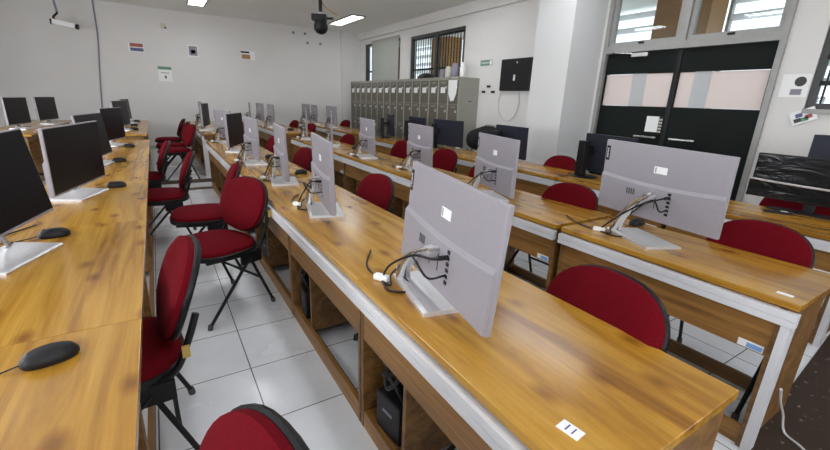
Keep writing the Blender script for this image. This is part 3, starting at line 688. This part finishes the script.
# stacked black chairs by the wall
def stack_chair():
    t = thing('stacking_chair', 'chair', 'chair')
    q = MB(); q.pad(.42, .42, [(.9, 0), (1, .01), (1, .03), (.9, .045), (.4, .05)], Matrix.Translation((0, 0, .44)), 3, 24); q.build('seat', M['plastic'], t, True)
    q = MB(); q.pad(.42, .34, [(.9, 0), (1, .01), (1, .02), (.8, .03), (.4, .032)], basis((.22, 0, .76), (0, 1, 0), (.12, 0, .99), (-.99, 0, .12)), 2.4, 28, .5); q.build('backrest', M['plastic'], t, True)
    arc = [(.245+.12*.17*math.sin(a)-.004, .222*math.cos(a), .76+.184*math.sin(a)) for a in [PI*k/12 for k in range(13)]]
    MB().tube(arc, .011, 8).build('back_rim', M['chrome'], t, True)
    for s in (-1, 1):
        MB().tube(smoothpath([(.24, .213*s, .77), (.215, .19*s, .62), (.18, .20*s, .44), (-.17, .20*s, .43)], 5), .011, 8).build('side_frame', M['chrome'], t, True)
        MB().tube([(-.17, .20*s, .43), (-.2, .215*s, 0)], .011, 8).build('leg', M['chrome'], t, True)
        MB().tube([(.18, .20*s, .44), (.24, .215*s, 0)], .011, 8).build('leg', M['chrome'], t, True)
    return t
s0 = stack_chair()
for k, lab in enumerate(('lowest of the three black chairs stacked by the lockers', 'middle of the three black chairs stacked by the lockers', 'topmost of the three black chairs stacked by the lockers')):
    o = s0 if k == 0 else dup(s0); place(o, (4.37+.05*k, 5.20-.055*k, .03*k), .45, lab, 'black stacked chairs')
o = MB(); o.prism([(-.05, 0), (.05, 0), (.05, .52), (-.01, .52)], -.02, .02, 1); o = o.build('white_board_strip', M['paper']); o.location = (4.40, 5.62, 0); o.scale = (1.6, 1, 1.35); o.rotation_euler = (0, 0, 1.2); tag(o, 'narrow white board standing between the lockers and the black chairs', 'board')

# ------------------------------------------------------------------ things on the back wall and ceiling
YW = YB
def poster(name, x0, x1, z0, z1, label, patches, cat='poster'):
    t = thing(name, label, cat, ((x0+x1)/2, YW, (z0+z1)/2)); w, h = (x1-x0)/2, (z1-z0)/2
    B('sheet', M['paper'], t, (-w, w, -.004, 0, -h, h))
    for (m, a, b, c, d) in patches: B('printed_patch', M[m], t, (-w+2*w*a, -w+2*w*b, -.0048, -.004, -h+2*h*c, -h+2*h*d))
poster('poster', -.31, -.03, 2.12, 2.30, 'small red and blue poster on the back wall', [('redp', .1, .95, .55, .95), ('bluep', .1, .95, .08, .45)])
poster('notice_sheet', .17, .43, 1.55, 1.86, 'white notice with green heading on the back wall', [('green', 0, 1, .80, 1), ('rubber', .45, .58, .2, .4), ('greyp', .2, .8, .55, .6)], 'notice')
poster('poster', .80, 1.01, 2.11, 2.36, 'grey and yellow picture sheet high on the back wall, third from left', [('greyp', .1, .9, .1, .9), ('yellow', .3, .7, .3, .6)])
poster('poster', 1.92, 2.24, 2.14, 2.34, 'brown and white picture sheet, rightmost on the back wall', [('tan', .05, .65, .1, .6), ('brown', .0, .6, .75, .95)])
t = thing('wall_bracket', 'small cream bracket high on the back wall between camera and light', 'bracket', (.38, YW, 2.69)); B('plate', M['cream'], t, (-.05, .05, -.03, 0, -.05, .05)); B('hook', M['rubber'], t, (.02, .05, -.07, -.03, -.05, -.02))
for k, (x, z, lab) in enumerate(((3.2, 2.87, 'upper left'), (3.5, 2.88, 'upper right'), (3.56, 2.67, 'lower left'), (3.9, 2.68, 'lower right'))):
    tag(B('anchor_plug', M['greyp'], None, (x-.03, x+.03, YW-.012, YW, z-.03, z+.03)), '%s of four small grey fixing plugs on the back wall near the corner' % lab, 'plug', 'fixing plugs on the back wall')
q = MB(); q.tube(smoothpath([(-.79, YW-.012, 3.03), (-.80, YW-.012, 2.4), (-.86, YW-.012, 1.8), (-.92, YW-.012, 1.2), (-.95, YW-.012, .8)], 5), .014, 6)
tag(q.build('cable_conduit', M['greyp'], None, True), 'thin grey cable conduit running down the back wall', 'conduit')
t = thing('security_camera', 'white bullet security camera on a ceiling rod before the back wall', 'camera', (-1.22, 10.6, 2.47), -.1)
q = MB(); q.X = Matrix.Rotation(.16, 4, 'Y'); q.box(-.20, .14, -.05, .05, -.045, .045, bev=.015); q.build('housing', M['paper'], t)
q = MB(); q.X = Matrix.Rotation(.16, 4, 'Y'); q.lathe([(.04, .14), (.048, .16), (.048, .19), (.03, .195)], (0, 0, 0), 16, 'x'); q.build('lens', M['plastic'], t, True)
MB().tube(smoothpath([(-.12, 0, .03), (-.17, 0, .10), (-.11, 0, .17), (-.10, 0, .2)], 4), .018, 8).build('bracket', M['plastic'], t, True)
MB().tube([(-.10, 0, .2), (-.13, 0, ZC-2.47)], .018, 8).build('rod', M['greyp'], t, True)
B('rear_cap', M['plastic'], t, (-.225, -.19, -.045, .045, -.02, .07), bev=.008)
t = thing('ceiling_camera', 'black pan and tilt camera hanging from the ceiling on a black rod', 'camera', (2.30, 6.5, 2.42))
MB().tube([(0, 0, .14), (0, 0, ZC-2.42)], .027, 10).build('rod', M['black'], t, True)
B('collar', M['alu'], t, (-.03, .03, -.03, .03, .11, .14), bev=.004)
q = MB(); q.X = Matrix.Rotation(-.5, 4, 'Z'); q.box(-.13, .09, -.07, .07, .02, .11, bev=.015); q.build('yoke', M['black'], t)
q = MB(); q.lathe([(.03, .04), (.085, .02), (.105, -.04), (.10, -.10), (.07, -.145), (.02, -.165)], (0, 0, 0), 20); q.build('head', M['black'], t, True)
q = MB(); q.X = Matrix.Rotation(-.5, 4, 'Z'); q.box(.09, .19, -.02, .02, .045, .075, bev=.004); q.build('side_arm', M['black'], t)
MB().tube(smoothpath([(.02, 0, .28), (.09, -.04, .19), (.22, -.1, .115)], 5), .008, 6).build('orange_wire', M['tan'], t, True)

k = 0
FX = [(.95, 9.35), (3.9, 9.35), (.95, 5.75), (3.9, 5.75), (.95, 3.0), (3.9, 3.0), (.95, -.3), (3.9, -.3), (-2.0, 6.1), (-2.0, 3.0), (-2.0, -.3)]
f0 = thing('ceiling_light', 'light', 'light')
B('frame', M['frame'], f0, (-.16, .16, -.70, -.665, -.03, 0), (-.16, .16, .665, .70, -.03, 0), (-.16, -.135, -.665, .665, -.03, 0), (.135, .16, -.665, .665, -.03, 0))
B('diffuser', M['lamp'], f0, (-.134, .134, -.664, .664, -.022, -.004))
b_ = MB()
for j in range(9): b_.box(-.134, .134, -.60+j*.15-.004, -.60+j*.15+.004, -.03, -.0225)
b_.box(-.005, .005, -.664, .664, -.0305, -.0305+.008); b_.build('louver', M['alu'], f0)
labs = ['lit ceiling light panel at the top edge, above the posters', 'lit ceiling light panel near the corner, beside the hanging black camera', 'ceiling light over the middle of the centre row, above the frame', 'ceiling light over the middle of the right row, above the frame', 'ceiling light over the near centre row, above the frame', 'ceiling light over the near right row, above the frame', 'ceiling light behind the camera over the centre', 'ceiling light behind the camera on the right', 'ceiling light at left over the middle, outside the frame', 'ceiling light at left near the camera, outside the frame', 'ceiling light at left behind the camera']
for i, (x, y) in enumerate(FX):
    o = f0 if i == 0 else dup(f0); place(o, (x, y, ZC), 0, labs[i], 'ceiling light panels')

# ------------------------------------------------------------------ daylight at the left, added fill behind the camera
for i, h in enumerate(LW):
    ld = bpy.data.lights.new('daylight', 'AREA'); ld.shape = 'RECTANGLE'; ld.size = h[3]-h[2]; ld.size_y = h[1]-h[0]; ld.energy = 70; ld.color = (.93, .96, 1.)
    lo = bpy.data.objects.new('daylight', ld); COL.objects.link(lo); lo.location = (XL-.10, (h[0]+h[1])/2, (h[2]+h[3])/2); lo.rotation_euler = (0, -PI/2, 0)
    w = struct(B('window_%d' % (6+i), M['frame'], None, (XL-.13, XL-.03, h[0], h[0]+.05, h[2], h[3]), (XL-.13, XL-.03, h[1]-.05, h[1], h[2], h[3]), (XL-.13, XL-.03, h[0]+.05, h[1]-.05, h[2], h[2]+.05), (XL-.13, XL-.03, h[0]+.05, h[1]-.05, h[3]-.05, h[3])))
struct(B('window_10', M['frame'], None, (FW[0], FW[0]+.05, YF-.12, YF-.03, FW[2], FW[3]), (FW[1]-.05, FW[1], YF-.12, YF-.03, FW[2], FW[3]), (FW[0]+.05, FW[1]-.05, YF-.12, YF-.03, FW[2], FW[2]+.05), (FW[0]+.05, FW[1]-.05, YF-.12, YF-.03, FW[3]-.05, FW[3])))  # unseen window, added to hold the fill light behind the camera
ld = bpy.data.lights.new('daylight', 'AREA'); ld.shape = 'RECTANGLE'; ld.size = FW[1]-FW[0]; ld.size_y = FW[3]-FW[2]; ld.energy = 40; ld.color = (.93, .96, 1.)  # added fill light, brightens pillar and panel faces turned to the camera
lo = bpy.data.objects.new('daylight', ld); COL.objects.link(lo); lo.location = ((FW[0]+FW[1])/2, YF-.1, (FW[2]+FW[3])/2); lo.rotation_euler = (PI/2, 0, 0)
wd = bpy.data.worlds.new('sky'); SC.world = wd; wd.use_nodes = True
bg = wd.node_tree.nodes['Background']; bg.inputs['Color'].default_value = (.86, .93, 1., 1); bg.inputs['Strength'].default_value = 2.2

# ------------------------------------------------------------------ camera
cd = bpy.data.cameras.new('camera'); cam = bpy.data.objects.new('camera', cd); COL.objects.link(cam)
cd.sensor_fit = 'HORIZONTAL'; cd.sensor_width = 36; cd.lens = 403.298*36/830; cd.clip_start = .02; cd.clip_end = 100
yaw, pit, rol = .566514911, .296317282, .0399293358
f = Vector((math.sin(yaw)*math.cos(pit), math.cos(yaw)*math.cos(pit), -math.sin(pit)))
r = Vector((math.cos(yaw), -math.sin(yaw), 0)); u = r.cross(f); c, s = math.cos(rol), math.sin(rol)
cam.matrix_world = basis((0, 0, 1.3267), c*r+s*u, -s*r+c*u, -f)
SC.camera = cam
SC.view_settings.view_transform = 'Standard'; SC.view_settings.look = 'None'; SC.view_settings.gamma = 1; SC.view_settings.use_curve_mapping = False
SC.view_settings.exposure = 0.
SC.cycles.max_bounces = 8
